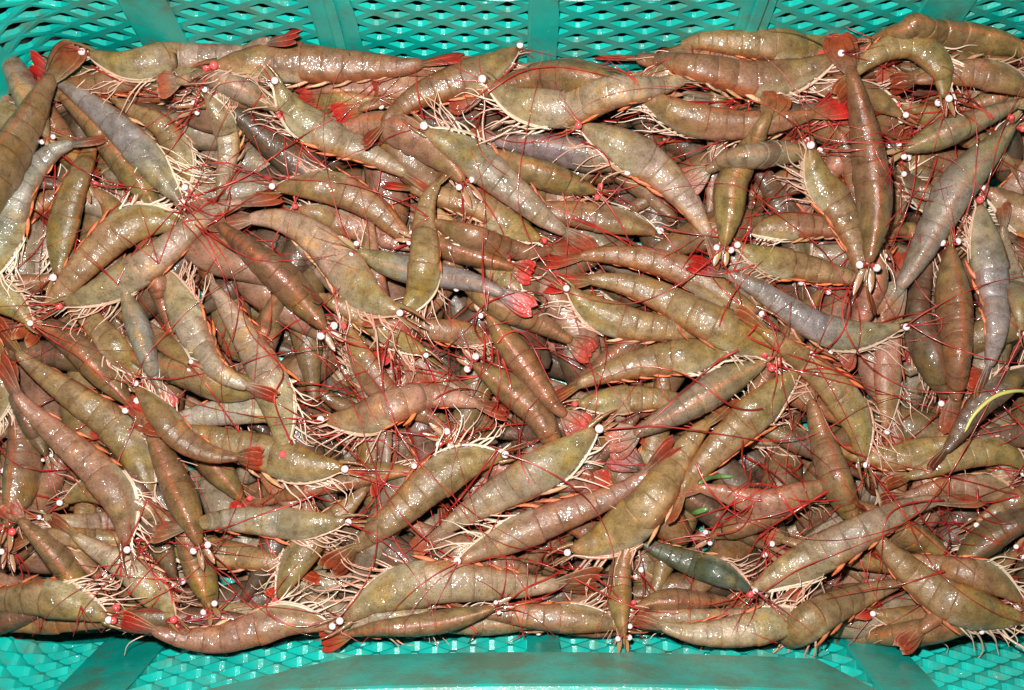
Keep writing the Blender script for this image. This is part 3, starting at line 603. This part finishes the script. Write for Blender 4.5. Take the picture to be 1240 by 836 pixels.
# rows: layer | tone | width px | view (ventral side R/L of head-to-tail, D from above) | tail redness | path head..tail in photo px | label
ROWS = '''
5|grey|46|R|0.8|105,74 150,82 190,75 230,58 270,48 320,43 372,38|pale grey shrimp along the wide wall post, white legs bunched under its head
6|olive|58|D|0.1|-45,312 0,215 40,140 70,90 88,58|large olive brown shrimp, its narrow tail sticking up against the far lattice
4|blue|50|R|0.3|-5,345 8,285 30,225 65,188 95,178 125,182|bluish shrimp with outlined tail fan, below the shrimp whose tail sticks up
3|olive|48|L|0.3|62,335 72,290 85,240 100,200|olive shrimp lying head down between the bluish and the crossing olive shrimp
4|blue|48|R|0.95|228,240 200,215 170,180 135,145 100,115 70,95 38,76|bluish shrimp with bright red tail at the lattice and white legs along its side
3|olive|45|D|0.5|195,262 165,215 125,165 90,130 50,95|olive shrimp running parallel under the bluish one with white legs
2|brown|40|l|0.5|120,225 140,258 135,310 120,350|brown shrimp whose eye peeps out above the crossing olive shrimp
5|olive|55|R|0.3|232,266 190,262 150,275 105,315 70,352 45,380 20,408|olive shrimp crossing above a grey one, cream gill edge and shining eye
5|grey|48|R|0.4|82,378 130,352 175,325 212,297 245,268 280,250 335,232|grey shrimp with white legs folded under a long pointed head, below the crossing olive one
3|olive|40|R|0.4|235,228 222,195 200,155 165,133 140,120|small olive shrimp curled beside the pale grey one hanging tail down
3|grey|36|L|0.2|255,110 270,145 278,180 270,228|small pale grey shrimp hanging tail down under the white-legged shrimp by the wall
3|brown|56|R|0.9|262,95 300,82 350,78 410,82 460,84 500,84 556,66|stout brown shrimp touching the far lattice, red tail fan resting on it
5|grey|50|R|0.4|325,108 355,140 395,165 440,185 480,208 520,232|grey shrimp with white legs crossed over its green carapace and an orange underside
2|grey|36|D|0.3|340,135 300,112 255,95 215,100|grey shrimp wedged under the stout brown one at the far wall
3|brown|50|L|0.3|335,218 380,222 420,232 460,255 495,285 540,310|brown shrimp below the grey one with crossed white legs
4|grey|60|L|0.3|480,390 445,365 415,325 380,290 335,270 285,272|large grey brown shrimp bent in an arc with white legs inside the bend
3|brown|48|D|0.3|395,400 350,345 310,310 280,285|brown shrimp lying inside the bend of the arced grey brown shrimp
4|grey|48|L|0.7|208,322 220,365 240,410 265,445 300,465 328,474|olive grey shrimp with a row of orange swimming legs down its side
3|grey|52|R|0.3|355,545 340,490 318,440 290,390 262,345 240,310|grey shrimp pointing its head towards the arched purplish brown one
4|blue|34|D|0.9|150,350 165,390 178,430 190,460 205,488|slim bluish shrimp seen from above with a red tail pointing at outlined fans
3|brown|32|r|0.3|235,440 205,420 170,395 130,370|small brown head poking out beside the slim bluish shrimp
3|olive|40|L|0.3|168,462 140,425 110,390 80,365|olive shrimp with cream lower edge under the long pointed grey head
2|brown|46|D|0.3|160,490 110,435 65,400 20,380|brown shrimp under the upper edge of the long olive one
5|olive|52|R|0.3|192,600 170,555 140,515 100,485 60,455 25,425 3,385|long olive shrimp lying beside a reddish brown one of the same length
4|red|50|R|0.3|165,660 150,610 120,570 85,535 50,500 25,465 10,440|long reddish brown shrimp tucked under the edge of a long olive one
2|brown|46|D|0.2|15,640 25,590 28,540 20,490 5,450|brown shrimp pressed against the left wall under the long reddish one
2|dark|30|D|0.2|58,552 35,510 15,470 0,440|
1|olive|40|L|0.2|75,600 110,590 150,600 190,620|olive shrimp showing under the head of the long reddish brown one
2|grey|34|R|0.2|50,632 95,638 140,632 190,640|slim grey shrimp above the spread pale-edged tail fan
3|olive|34|L|0.2|165,660 110,655 60,650 20,660|slim olive shrimp with its head under the long reddish brown one
4|olive|36|D|0.35|110,730 85,695 65,670 42,646|shrimp with its pale-edged tail fan spread wide beside the left wall
5|olive|50|R|0.3|135,738 90,728 50,722 10,725 -40,730 -90,740|green shrimp lying along the near lattice, red legs above it
5|red|48|R|0.9|402,748 350,748 310,760 265,772 215,768 180,758 148,752|pinkish curved shrimp sagging over the near lattice with cream legs on top
5|grey|62|L|0.2|410,738 455,718 505,705 560,703 620,705 680,703 725,700|broad grey brown shrimp above the handle panel with white curled legs before its head
3|brown|32|D|0.5|600,735 550,750 500,758 450,762 390,775|slim brown shrimp, tail fan resting on the edge of the handle panel
2|brown|40|R|0.2|760,750 710,748 650,745 590,738 530,735|brown shrimp under the broad grey brown one, along the near lattice
5|olive|34|D|0.2|752,768 750,725 752,690 765,655 790,630|small shrimp seen from above, head and both eyes pointing down at near lattice
3|grey|48|R|0.2|985,735 940,752 895,763 850,765 810,758 770,745|grey shrimp with pale round abdomen above the near lattice
3|olive|50|R|0.2|940,808 960,775 990,748 1030,730 1075,715|green headed shrimp leaning over the handle panel with comb-like white legs
6|grey|55|R|0.1|918,725 945,702 985,678 1040,648 1095,622 1135,610 1180,610|long pale greenish grey shrimp lying on top of others, red feeler looped over it
5|olive|58|L|0.1|1238,762 1190,745 1140,725 1100,695 1070,668 1050,640|broad olive shrimp with pink legs touching the near right wall
2|brown|36|D|0.2|1180,760 1120,765 1060,775 1010,798|brown shrimp under the broad olive one at the near right wall
5|olive|62|R|0.1|697,680 740,655 785,615 820,565 850,525 885,490|large golden brown shrimp with a white gill edge and leg bundle under it
4|olive|55|L|0.1|972,458 940,480 905,510 870,545 840,580|large shrimp head with a yellow spot, tail under the golden brown one
5|red|50|L|0.3|552,670 600,655 650,635 700,615 750,593 790,562 815,535|pinkish shrimp curving up alongside the large golden brown one
4|grey|60|L|0.2|728,530 690,552 640,580 590,610 545,640 500,665|broad grey shrimp lying under the curved pinkish one
4|olive|58|R|0.3|605,540 565,555 520,585 480,620 440,650 400,690|yellow olive shrimp with orange swimming legs at its side and a red feeler across it
4|red|50|R|0.3|395,520 440,510 480,492 520,482 565,490 610,502|purplish brown shrimp arched like a bridge
6|olive|46|R|0.3|495,388 512,350 516,305 517,260 528,230 548,208|short olive shrimp lying upright on top of others in the middle of the pile
4|blue|40|D|0.9|428,302 470,320 520,332 565,340 600,352 640,375|bluish shrimp passing under the short upright olive one
4|brown|50|L|0.3|632,68 590,88 548,102 510,118 480,140 455,165|golden brown shrimp with dark feelers raised against the far lattice
2|brown|50|D|0.2|760,108 710,98 660,95 620,105|
5|grey|55|R|0.3|585,115 630,135 690,138 740,128 790,112 830,104 875,97|grey shrimp with greenish head and white gill edge, below the far middle post
5|brown|52|L|0.95|1015,82 960,95 910,98 860,88 800,78 765,72 728,66|brown shrimp with a bright red tail and cream gill edge, near the far lattice
4|olive|46|L|0.2|1015,52 965,58 920,48 870,45 830,52 790,60|olive shrimp touching the far lattice with orange legs
4|brown|50|r|0.95|765,120 810,140 860,152 920,152 970,145 1025,127|straight reddish brown shrimp with a red tail pointing at an upright brown one
6|brown|50|D|0.1|1050,322 1058,275 1058,230 1050,175 1038,120 1025,75 1012,45|long orange brown shrimp lying upright on the pile, back uppermost
6|blue|54|D|0.1|1222,155 1190,190 1160,225 1135,270 1110,315 1085,352 1058,382|greenish grey shrimp slanting on top of others with two white eyes
5|blue|48|R|0.1|1175,250 1190,295 1200,345 1203,395 1195,435 1180,475|blue tinted shrimp lying head up near the right wall
4|brown|50|D|0.1|1145,300 1152,345 1158,400 1158,450 1152,520|brown shrimp seen from above next to a blue tinted one
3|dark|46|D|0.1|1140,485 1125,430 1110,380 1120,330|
4|grey|34|R|0.1|1245,400 1232,350 1220,300 1215,250|slim grey shrimp squeezed along the right wall
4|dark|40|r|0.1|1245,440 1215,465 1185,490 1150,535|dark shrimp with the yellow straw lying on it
3|olive|40|L|0.2|1160,540 1120,548 1080,556 1030,552 990,540|olive shrimp under the head of the bending dark olive one
3|olive|44|R|0.2|1255,560 1215,545 1180,548 1140,560 1100,575|olive shrimp reaching from the right wall below the straw
5|blue|46|L|0.95|1092,405 1040,408 1000,402 960,380 920,355 880,335 835,325|bluish shrimp with a green carapace, white gill edge and small red tail
5|olive|56|L|0.95|972,440 925,420 880,402 835,380 790,358 740,345 700,343 662,348|large olive shrimp with orange swimming legs, pink legs and a red tail
4|brown|46|L|0.5|915,388 880,365 840,335 790,318 740,312 695,315 660,320|brown shrimp running parallel above the large olive red-tailed one
4|olive|50|R|0.3|682,358 715,378 755,392 800,400 840,405|pale green shrimp head glinting under the tail of the large olive one
4|olive|50|L|0.3|900,420 855,432 800,437 750,450 705,468 670,490|olive shrimp with a glittering white and orange belly
3|olive|40|R|0.3|700,498 745,487 790,485 830,490|small olive head under the shrimp with the glittering belly
4|grey|48|D|0.3|925,440 880,462 835,490 790,515 745,535|grey shrimp seen from above, crossed by a long red feeler
5|olive|50|R|0.1|1055,558 1040,510 1012,470 975,435 935,405 890,380|dark olive shrimp bending round beside a heap of pink and white legs
3|brown|44|D|0.1|1035,640 1015,590 1000,545 985,500|brown shrimp lying head down above the long pale greenish grey one
5|grey|55|R|0.3|700,165 745,178 790,203 825,240 850,280 862,310|greenish grey shrimp with a fan of white legs in its bend
5|grey|56|L|0.3|522,150 560,180 600,212 635,240 665,265 695,285|straight pale grey shrimp with a white gill edge and white claws over its back
3|red|50|D|0.3|560,225 535,190 500,165 455,152 415,160|reddish shrimp under the tail of the short upright olive one
3|olive|46|L|0.95|650,300 615,275 580,252 540,242|olive shrimp with a red tail beside the short upright olive one
2|blue|44|D|0.3|760,205 710,190 670,180 620,175|
2|olive|40|D|0.3|720,235 680,220 640,205|
4|brown|40|r|0.3|520,272 560,285 610,300 650,308 695,297|brown shrimp whose tail fan has a golden outline
3|brown|34|D|0.95|500,290 540,300 580,312 622,325|
4|olive|46|D|0.1|875,300 882,260 885,225 900,195|olive shrimp lying head down under the slim grey one
4|grey|36|D|0.2|985,190 950,185 915,188 880,195 843,215|slim grey shrimp with a pale-edged tail fan behind the upright brown one
5|olive|50|R|0.1|968,182 985,215 1010,248 1030,285 1040,320|olive shrimp with pale legs slanting beneath the long orange brown one
4|olive|46|R|0.2|1150,120 1138,80 1105,55 1065,62 1035,85 1020,110|yellowish shrimp curled into an arch below the far right corner
5|olive|42|D|0.95|1250,78 1205,52 1155,45 1105,40 1055,35 1020,25 985,3|greenish shrimp along the far right corner with a red tail raised on the lattice
3|brown|44|R|0.2|1255,110 1210,95 1165,90 1120,100|brown shrimp under the yellowish curled one by the right corner
4|grey|40|D|0.2|1090,185 1125,170 1160,155 1200,140|grey shrimp between the upright orange brown and the slanting greenish grey ones
3|red|50|R|0.2|1185,240 1215,250 1250,270|reddish shrimp at the right wall under the slanting greenish grey one
3|brown|40|R|0.2|1095,135 1055,118 1010,110|
3|olive|44|R|0.2|890,308 930,318 970,325 1010,335|
3|brown|40|R|0.2|905,290 940,278 990,275 1030,285|
3|red|36|D|0.2|1060,295 1060,340 1045,380|
3|olive|40|L|0.2|510,435 475,405 440,385 405,370|
2|brown|46|r|0.2|415,400 440,440 465,475 505,500|
3|brown|36|L|0.2|598,418 560,405 520,400 480,395|shrimp with a glowing red eye ringed by a looping red feeler
4|brown|42|D|0.5|590,380 615,415 645,455 670,490 700,515|reddish brown shrimp with a pale-edged tail fan by the looping red feeler
3|brown|46|D|0.2|575,440 610,465 645,495 665,525|
3|brown|40|D|0.5|560,345 610,372 650,390 682,408|
2|blue|42|R|0.2|345,500 300,495 255,500 210,508|bluish shrimp lying under the tail of the olive grey one
4|brown|42|l|0.4|172,465 195,500 222,532 255,548 287,552|brown shrimp with a small white-edged tail lying under the olive grey one
3|brown|44|D|0.4|245,660 225,615 205,570 188,530 165,480|
2|olive|50|D|0.2|330,470 280,468 240,455 205,445|
3|olive|56|L|0.2|415,578 370,568 325,552 280,540 240,530|
5|grey|46|L|0.1|420,640 375,638 325,633 280,632 235,638 190,648|long pale grey shrimp with a red feeler running the length of its back
2|olive|42|D|0.2|262,745 245,700 230,660 220,620|
3|olive|46|L|0.2|330,720 350,690 375,655 400,630|olive shrimp between two white-legged heads above the near lattice
3|grey|44|R|0.2|220,745 190,720 160,690 130,670|grey shrimp above the pinkish one that sags over the near lattice
4|teal|40|R|0.1|912,708 870,692 830,678 790,660|dark green shrimp lying in a dip beside the long pale grey one
4|brown|32|D|0.2|770,735 800,728 830,728 866,730|
2|brown|36|D|0.2|860,650 900,635 940,620|
2|red|46|l|0.2|1010,590 970,600 930,610 880,600|
3|brown|40|R|0.2|1185,640 1215,620 1250,600|
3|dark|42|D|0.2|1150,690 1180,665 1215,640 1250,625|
2|brown|40|D|0.2|1225,668 1200,690 1170,715|
2|olive|40|D|0.2|1150,685 1120,660 1085,640|
3|brown|44|R|0.2|1240,720 1200,700 1160,690|
2|red|40|R|0.2|1240,600 1190,590 1140,590 1090,600|
3|grey|40|D|0.2|60,170 35,120 15,80 -5,50|
2|olive|44|R|0.2|45,385 15,365 -20,350|
3|olive|36|R|0.2|-2,520 2,470 -5,420|
'''
FEEL = '''
r|1.0|228,240 290,218 330,190 375,160 420,135
r|0.8|226,243 262,262 310,235
r|0.8|590,418 573,400 580,374 615,357 655,353 665,362 652,380 608,391 566,404
r|0.9|598,420 620,398 640,410 655,440 670,470
r|0.9|415,582 370,605 320,622 260,642 195,650
r|1.1|605,540 575,580 553,608 514,650 483,676
r|0.8|605,543 585,585 560,610 572,640
r|1.2|1010,592 985,606 959,622 924,646 903,678
r|1.0|1010,594 980,608 945,622 900,632 840,645
r|0.9|962,625 945,600 930,575 915,555
r|0.8|1150,606 1110,608 1082,616 1070,636 1066,690 1060,728
r|0.7|918,722 966,690 1040,660 1130,624
r|0.8|1150,690 1090,708 1030,718 995,728
r|1.1|900,422 874,434 841,462 805,495 766,532
r|0.9|930,494 905,498 879,488 840,459 804,446 763,446 691,475
r|0.9|941,425 942,445 941,464 933,495 942,520
r|0.7|1063,393 1082,385 1105,380 1139,378 1147,393 1132,409 1090,413
r|1.2|1090,190 1093,205 1097,225 1106,245 1115,262
r|0.9|1098,165 1085,185 1078,205 1080,240
r|0.9|1207,148 1185,128 1132,114 1090,106 1042,104
r|0.7|1205,150 1180,120 1150,112 1100,120
r|0.8|232,268 252,290 277,357 284,436
r|0.7|232,270 300,312 350,316 420,306
r|0.8|402,340 412,385 428,440 445,492 470,532
r|0.9|685,262 705,270 760,292 822,315
r|0.9|462,92 445,112 425,130 407,146
r|1.0|695,683 665,700 630,716 595,750
r|0.9|650,680 690,690 735,697 790,702
r|0.8|695,685 740,712 760,735 830,745
r|1.3|220,747 195,752 215,755 264,740 288,712
r|0.8|135,738 160,715 190,680 210,665
r|0.8|402,750 360,760 320,740 330,720 370,670
r|0.7|912,706 930,690 925,655 945,625
r|1.0|860,650 880,615 905,590 912,560
r|0.9|862,648 900,640 915,600 930,570
r|0.8|1240,602 1180,585 1120,570 1060,555
r|0.8|1240,600 1190,610 1150,600 1110,560
r|0.8|1055,556 1020,540 1000,510 985,470
r|0.8|105,76 140,95 175,100 230,110
r|0.7|325,110 300,140 345,165 395,205
r|0.8|355,543 330,480 345,450 300,400 290,350
r|0.7|632,70 600,100 560,130 540,165
g|0.6|632,66 645,52 660,40 672,28 684,18
g|0.5|632,68 655,42 663,50 668,68
g|0.5|632,66 612,40 590,20 560,14
g|0.5|425,70 418,52 424,38 450,36
g|0.6|1015,52 960,40 905,36 906,15 914,2
r|0.7|585,116 620,92 650,82 700,84 760,100
r|0.8|700,166 735,185 745,222 760,250
r|0.7|585,118 575,160 590,195 620,215
'''
LOOK = {
 'olive': 'olive green shrimp half buried between others in the pile',
 'grey': 'pale grey shrimp half buried between others in the pile',
 'blue': 'bluish grey shrimp half buried between others in the pile',
 'brown': 'brown shrimp half buried between others in the pile',
 'red': 'reddish shrimp half buried between others in the pile',
 'dark': 'dark shrimp lying deep in a gap of the pile',
 'teal': 'dark green shrimp lying deep in a gap of the pile'}
recs = []
# the lower bed: shrimp of which only slivers show between the upper ones
NBED = 125
PEN = np.zeros((HNX, HNY))
GX = HX0+np.arange(HNX)*HS; GY = HY0+np.arange(HNY)*HS
OKM = ((GX > -0.355) & (GX < 0.375))[:, None] & ((GY > CY-HY+0.014) & (GY < CY+HY-0.014))[None]
# the catch lies a little higher towards the far right corner
GOAL = 0.032*np.exp(-((GX[:, None]-0.22)/0.17)**2-((GY[None]-0.17)/0.06)**2)
def bed_row(at=None, blur=True):
    if at is None:
        bl = Hm.copy()
        if blur:
            for ax in (0, 1):
                for sh in (5, 9): bl = (np.roll(bl, sh, ax)+np.roll(bl, -sh, ax)+bl)/3
        bl = np.where(OKM, bl-(GOAL if blur else 0)+PEN+rng.uniform(0, 0.004, bl.shape), 9)
        i, j = np.unravel_index(np.argmin(bl), bl.shape)
        PEN[max(0, i-7):i+8, max(0, j-7):j+8] += 0.03
        x, y = GX[i], GY[j]; h = Hm[i, j]
    else: (x, y), h = at, 0.04
    v = np.array([x, y, h+0.01])-CAM; dz = v@CF
    px = 620+FPX*v[0]/dz; py = 418-FPX*(v@CU)/dz
    an = rng.uniform(0, 2*math.pi); cv = rng.uniform(-.9, .9); Lp = rng.uniform(175, 225)
    if py < 150 or py > 690: an = rng.choice([0, math.pi])+rng.uniform(-.35, .35)
    tt = np.linspace(-.35, .65, 5)
    pts = np.stack([px+Lp*tt*math.cos(an)-cv*Lp*0.35*(tt**2-.1)*math.sin(an), py+Lp*tt*math.sin(an)+cv*Lp*0.35*(tt**2-.1)*math.cos(an)], 1)
    pts[:, 1] = np.clip(pts[:, 1], 66, 752)
    return (0, str(rng.choice(['olive', 'brown', 'dark', 'grey', 'red', 'brown', 'dark'])), rng.uniform(38, 46), str(rng.choice(['R', 'L', 'D', 'r', 'l'])), rng.uniform(0, .9), pts, '')  # dark tone weighted up: shade in the gaps put into the colour
# the mass underneath, far past counting: one object of plain shrimp bodies
mv, mq, mc, off = [], [], [], 0
spots = [(CX+(gx-7)*0.0495+rng.uniform(-.018, .018), CY+(gy-3.5)*0.0475+rng.uniform(-.016, .016)) for _ in range(2) for gx in range(15) for gy in range(8)]
for sp in spots+[None]*60:
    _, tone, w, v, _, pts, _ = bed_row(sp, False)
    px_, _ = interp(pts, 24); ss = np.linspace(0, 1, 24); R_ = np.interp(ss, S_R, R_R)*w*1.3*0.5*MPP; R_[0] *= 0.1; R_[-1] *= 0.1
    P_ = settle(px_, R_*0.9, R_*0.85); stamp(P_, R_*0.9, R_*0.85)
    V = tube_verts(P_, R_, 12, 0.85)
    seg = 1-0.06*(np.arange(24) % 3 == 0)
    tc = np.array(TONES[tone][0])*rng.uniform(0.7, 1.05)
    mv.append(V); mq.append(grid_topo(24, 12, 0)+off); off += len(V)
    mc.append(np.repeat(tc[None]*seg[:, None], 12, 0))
mass = link('shrimp_mass', quads_mesh('shrimp_mass', np.vstack(mv), np.vstack(mq), np.vstack(mc)), M_SHELL)
mass['kind'] = 'stuff'; mass['label'] = 'dim mass of shrimp filling the crate beneath the ones on top'; mass['category'] = 'shrimp'
rows = []
for ln in ROWS.strip().splitlines():
    if not ln.strip() or ln.startswith('#'): continue
    la, tone, w, v, red, path, label = [x.strip() for x in ln.split('|')]
    rows.append((int(la), tone, float(w), v, float(red), [tuple(float(c) for c in p.split(',')) for p in path.split()], label))
rows = sorted(rows, key=lambda r: r[0])
for row in [None]*NBED+rows:
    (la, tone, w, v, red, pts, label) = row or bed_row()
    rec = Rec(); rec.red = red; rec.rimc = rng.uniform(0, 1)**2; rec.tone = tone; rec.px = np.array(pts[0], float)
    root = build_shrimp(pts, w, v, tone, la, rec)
    root['category'] = 'shrimp'
    if la == 0:
        cw_ = {'olive': 'olive green', 'grey': 'pale grey', 'red': 'reddish'}.get(tone, tone)
        root['label'] = cw_+' shrimp in the bottom bed of the pile, only slivers showing'; root['group'] = cw_+' shrimps in the bottom bed of the pile'
    else:
        root['label'] = label or LOOK[tone]; root['group'] = 'shrimp heaped in the crate' if label else LOOK[tone].replace('shrimp', 'shrimps', 1)
    if la == 0: rec.Hthen = None
    elif la <= 3: rec.Hthen = Hm.copy()
    else: rec.Hthen = None
    recs.append(rec)
    if len(recs) == NBED: HBED = Hm.copy()
# feelers, laid over the finished pile
for rec in recs:
    if rec.lay == 0:
        f = rec.fwd[:2]/np.linalg.norm(rec.fwd[:2])
        for k in range(2):
            a = rng.uniform(-1.2, 1.2); d = np.array([f[0]*math.cos(a)-f[1]*math.sin(a), f[0]*math.sin(a)+f[1]*math.cos(a)])
            feeler(rec, wander(rec.head[:2], d, rng.uniform(0.08, 0.20), 36), rng.uniform(0.0004, 0.0008), H=HBED)
        continue
    n = 2 if (rec.lay >= 5 and rng.random() < 0.6) else (1 if rec.lay >= 4 else 2)
    for k in range(n):
        side = 1 if k else -1
        f = rec.fwd[:2]/np.linalg.norm(rec.fwd[:2]); a = side*rng.uniform(0.1, 0.8)
        d = np.array([f[0]*math.cos(a)-f[1]*math.sin(a), f[0]*math.sin(a)+f[1]*math.cos(a)])
        H = rec.Hthen if (rec.Hthen is not None and k < 2) else None
        feeler(rec, wander(rec.head[:2], d, rng.uniform(0.10, 0.26), 44), rng.uniform(0.00036, 0.00062), H=H)
    # short inner feelers
    f = rec.fwd[:2]/np.linalg.norm(rec.fwd[:2])
    for k in range(2):
        a = rng.uniform(-.9, .9); d = np.array([f[0]*math.cos(a)-f[1]*math.sin(a), f[0]*math.sin(a)+f[1]*math.cos(a)])
        feeler(rec, wander(rec.head[:2], d, rng.uniform(0.02, 0.045), 12, 0.5), 0.00045, H=rec.Hthen, name='antennule')
for ln in FEEL.strip().splitlines():
    if not ln.strip() or ln.startswith('#'): continue
    kind, rad, path = [x.strip() for x in ln.split('|')]
    P = np.array([tuple(float(c) for c in p.split(',')) for p in path.split()])
    rec = min((r for r in recs if r.lay > 0), key=lambda r: np.linalg.norm(r.px-P[0]))
    pxs, ln_ = interp(P, max(20, int(np.linalg.norm(np.diff(P, axis=0), axis=1).sum()/6)))
    z = np.full(len(pxs), 0.12)
    for _ in range(3):
        w3 = unp(pxs[:, 0], pxs[:, 1], z); z = drape(w3[:, :2], Hm, 0.001, 3.0)
    w3 = np.stack([gsmooth(w3[:, i], 1.5) for i in range(3)], 1)
    feeler(rec, w3[:, :2], float(rad)*0.00085, M_ANTG if kind == 'g' else M_ANT)
# knots of feelers where heads lie close together
for cx_, cy_, n_k, sp_ in ((915, 610, 9, 60), (940, 575, 6, 50), (1175, 630, 7, 55), (570, 440, 7, 60), (160, 690, 7, 60), (1100, 220, 6, 45), (650, 700, 5, 60), (265, 250, 5, 45), (880, 345, 4, 50), (600, 505, 5, 50)):
    for _ in range(n_k):
        a = rng.uniform(0, 2*math.pi); l_ = rng.uniform(55, 130); c_ = rng.normal(0, 0.35)
        t_ = np.linspace(-.5, .5, 6)
        P = np.stack([cx_+rng.normal(0, sp_*0.4)+l_*(t_*math.cos(a)-c_*(t_**2)*2*math.sin(a)), cy_+rng.normal(0, sp_*0.3)+l_*(t_*math.sin(a)+c_*(t_**2)*2*math.cos(a))], 1)
        rec = min((r for r in recs if r.lay > 0), key=lambda r: np.linalg.norm(r.px-P[0]))
        pxs, _l = interp(P, 26); z = np.full(26, 0.12)
        for _i in range(3):
            w3 = unp(pxs[:, 0], pxs[:, 1], z); z = drape(w3[:, :2], Hm, 0.001, 3.0)
        feeler(rec, w3[:, :2], rng.uniform(0.0004, 0.0009))
# ------------------------------------------------------------------ small stray things
def stray(name, path, r, m, label, cat, flat=None):
    P = np.array(path, float); pxs, _ = interp(P, 22); z = np.full(22, .12)
    for _ in range(3):
        w3 = unp(pxs[:, 0], pxs[:, 1], z); z = drape(w3[:, :2], Hm, r*0.9, 2.5)
    w3[:, 2] = z; org = np.array([*w3[:, :2].mean(0), z.min()-r])
    q = np.linspace(0, 1, 22)
    V = tube_verts(w3, r*np.clip(np.sin(q*math.pi)**0.25+0.05, 0.1, 1), 8, flat)-org
    o = link(name, quads_mesh(name, V, grid_topo(22, 8, 0)), m); o.location = [float(v) for v in org]
    o['label'] = label; o['category'] = cat
stray('straw', [(1168, 524), (1180, 502), (1202, 482), (1225, 474), (1248, 474)], 0.0013, M_STRAW, 'curved yellow straw lying across dark shrimp', 'straw')
stray('leaf_scrap', [(838, 622), (848, 619), (858, 616)], 0.0018, M_LEAF, 'tiny bright green leaf scrap among red feelers', 'scrap', 0.4)
stray('leaf_scrap', [(846, 586), (862, 578), (888, 577)], 0.0016, M_LEAF, 'thin green plant shred caught among pale legs', 'scrap', 0.4)
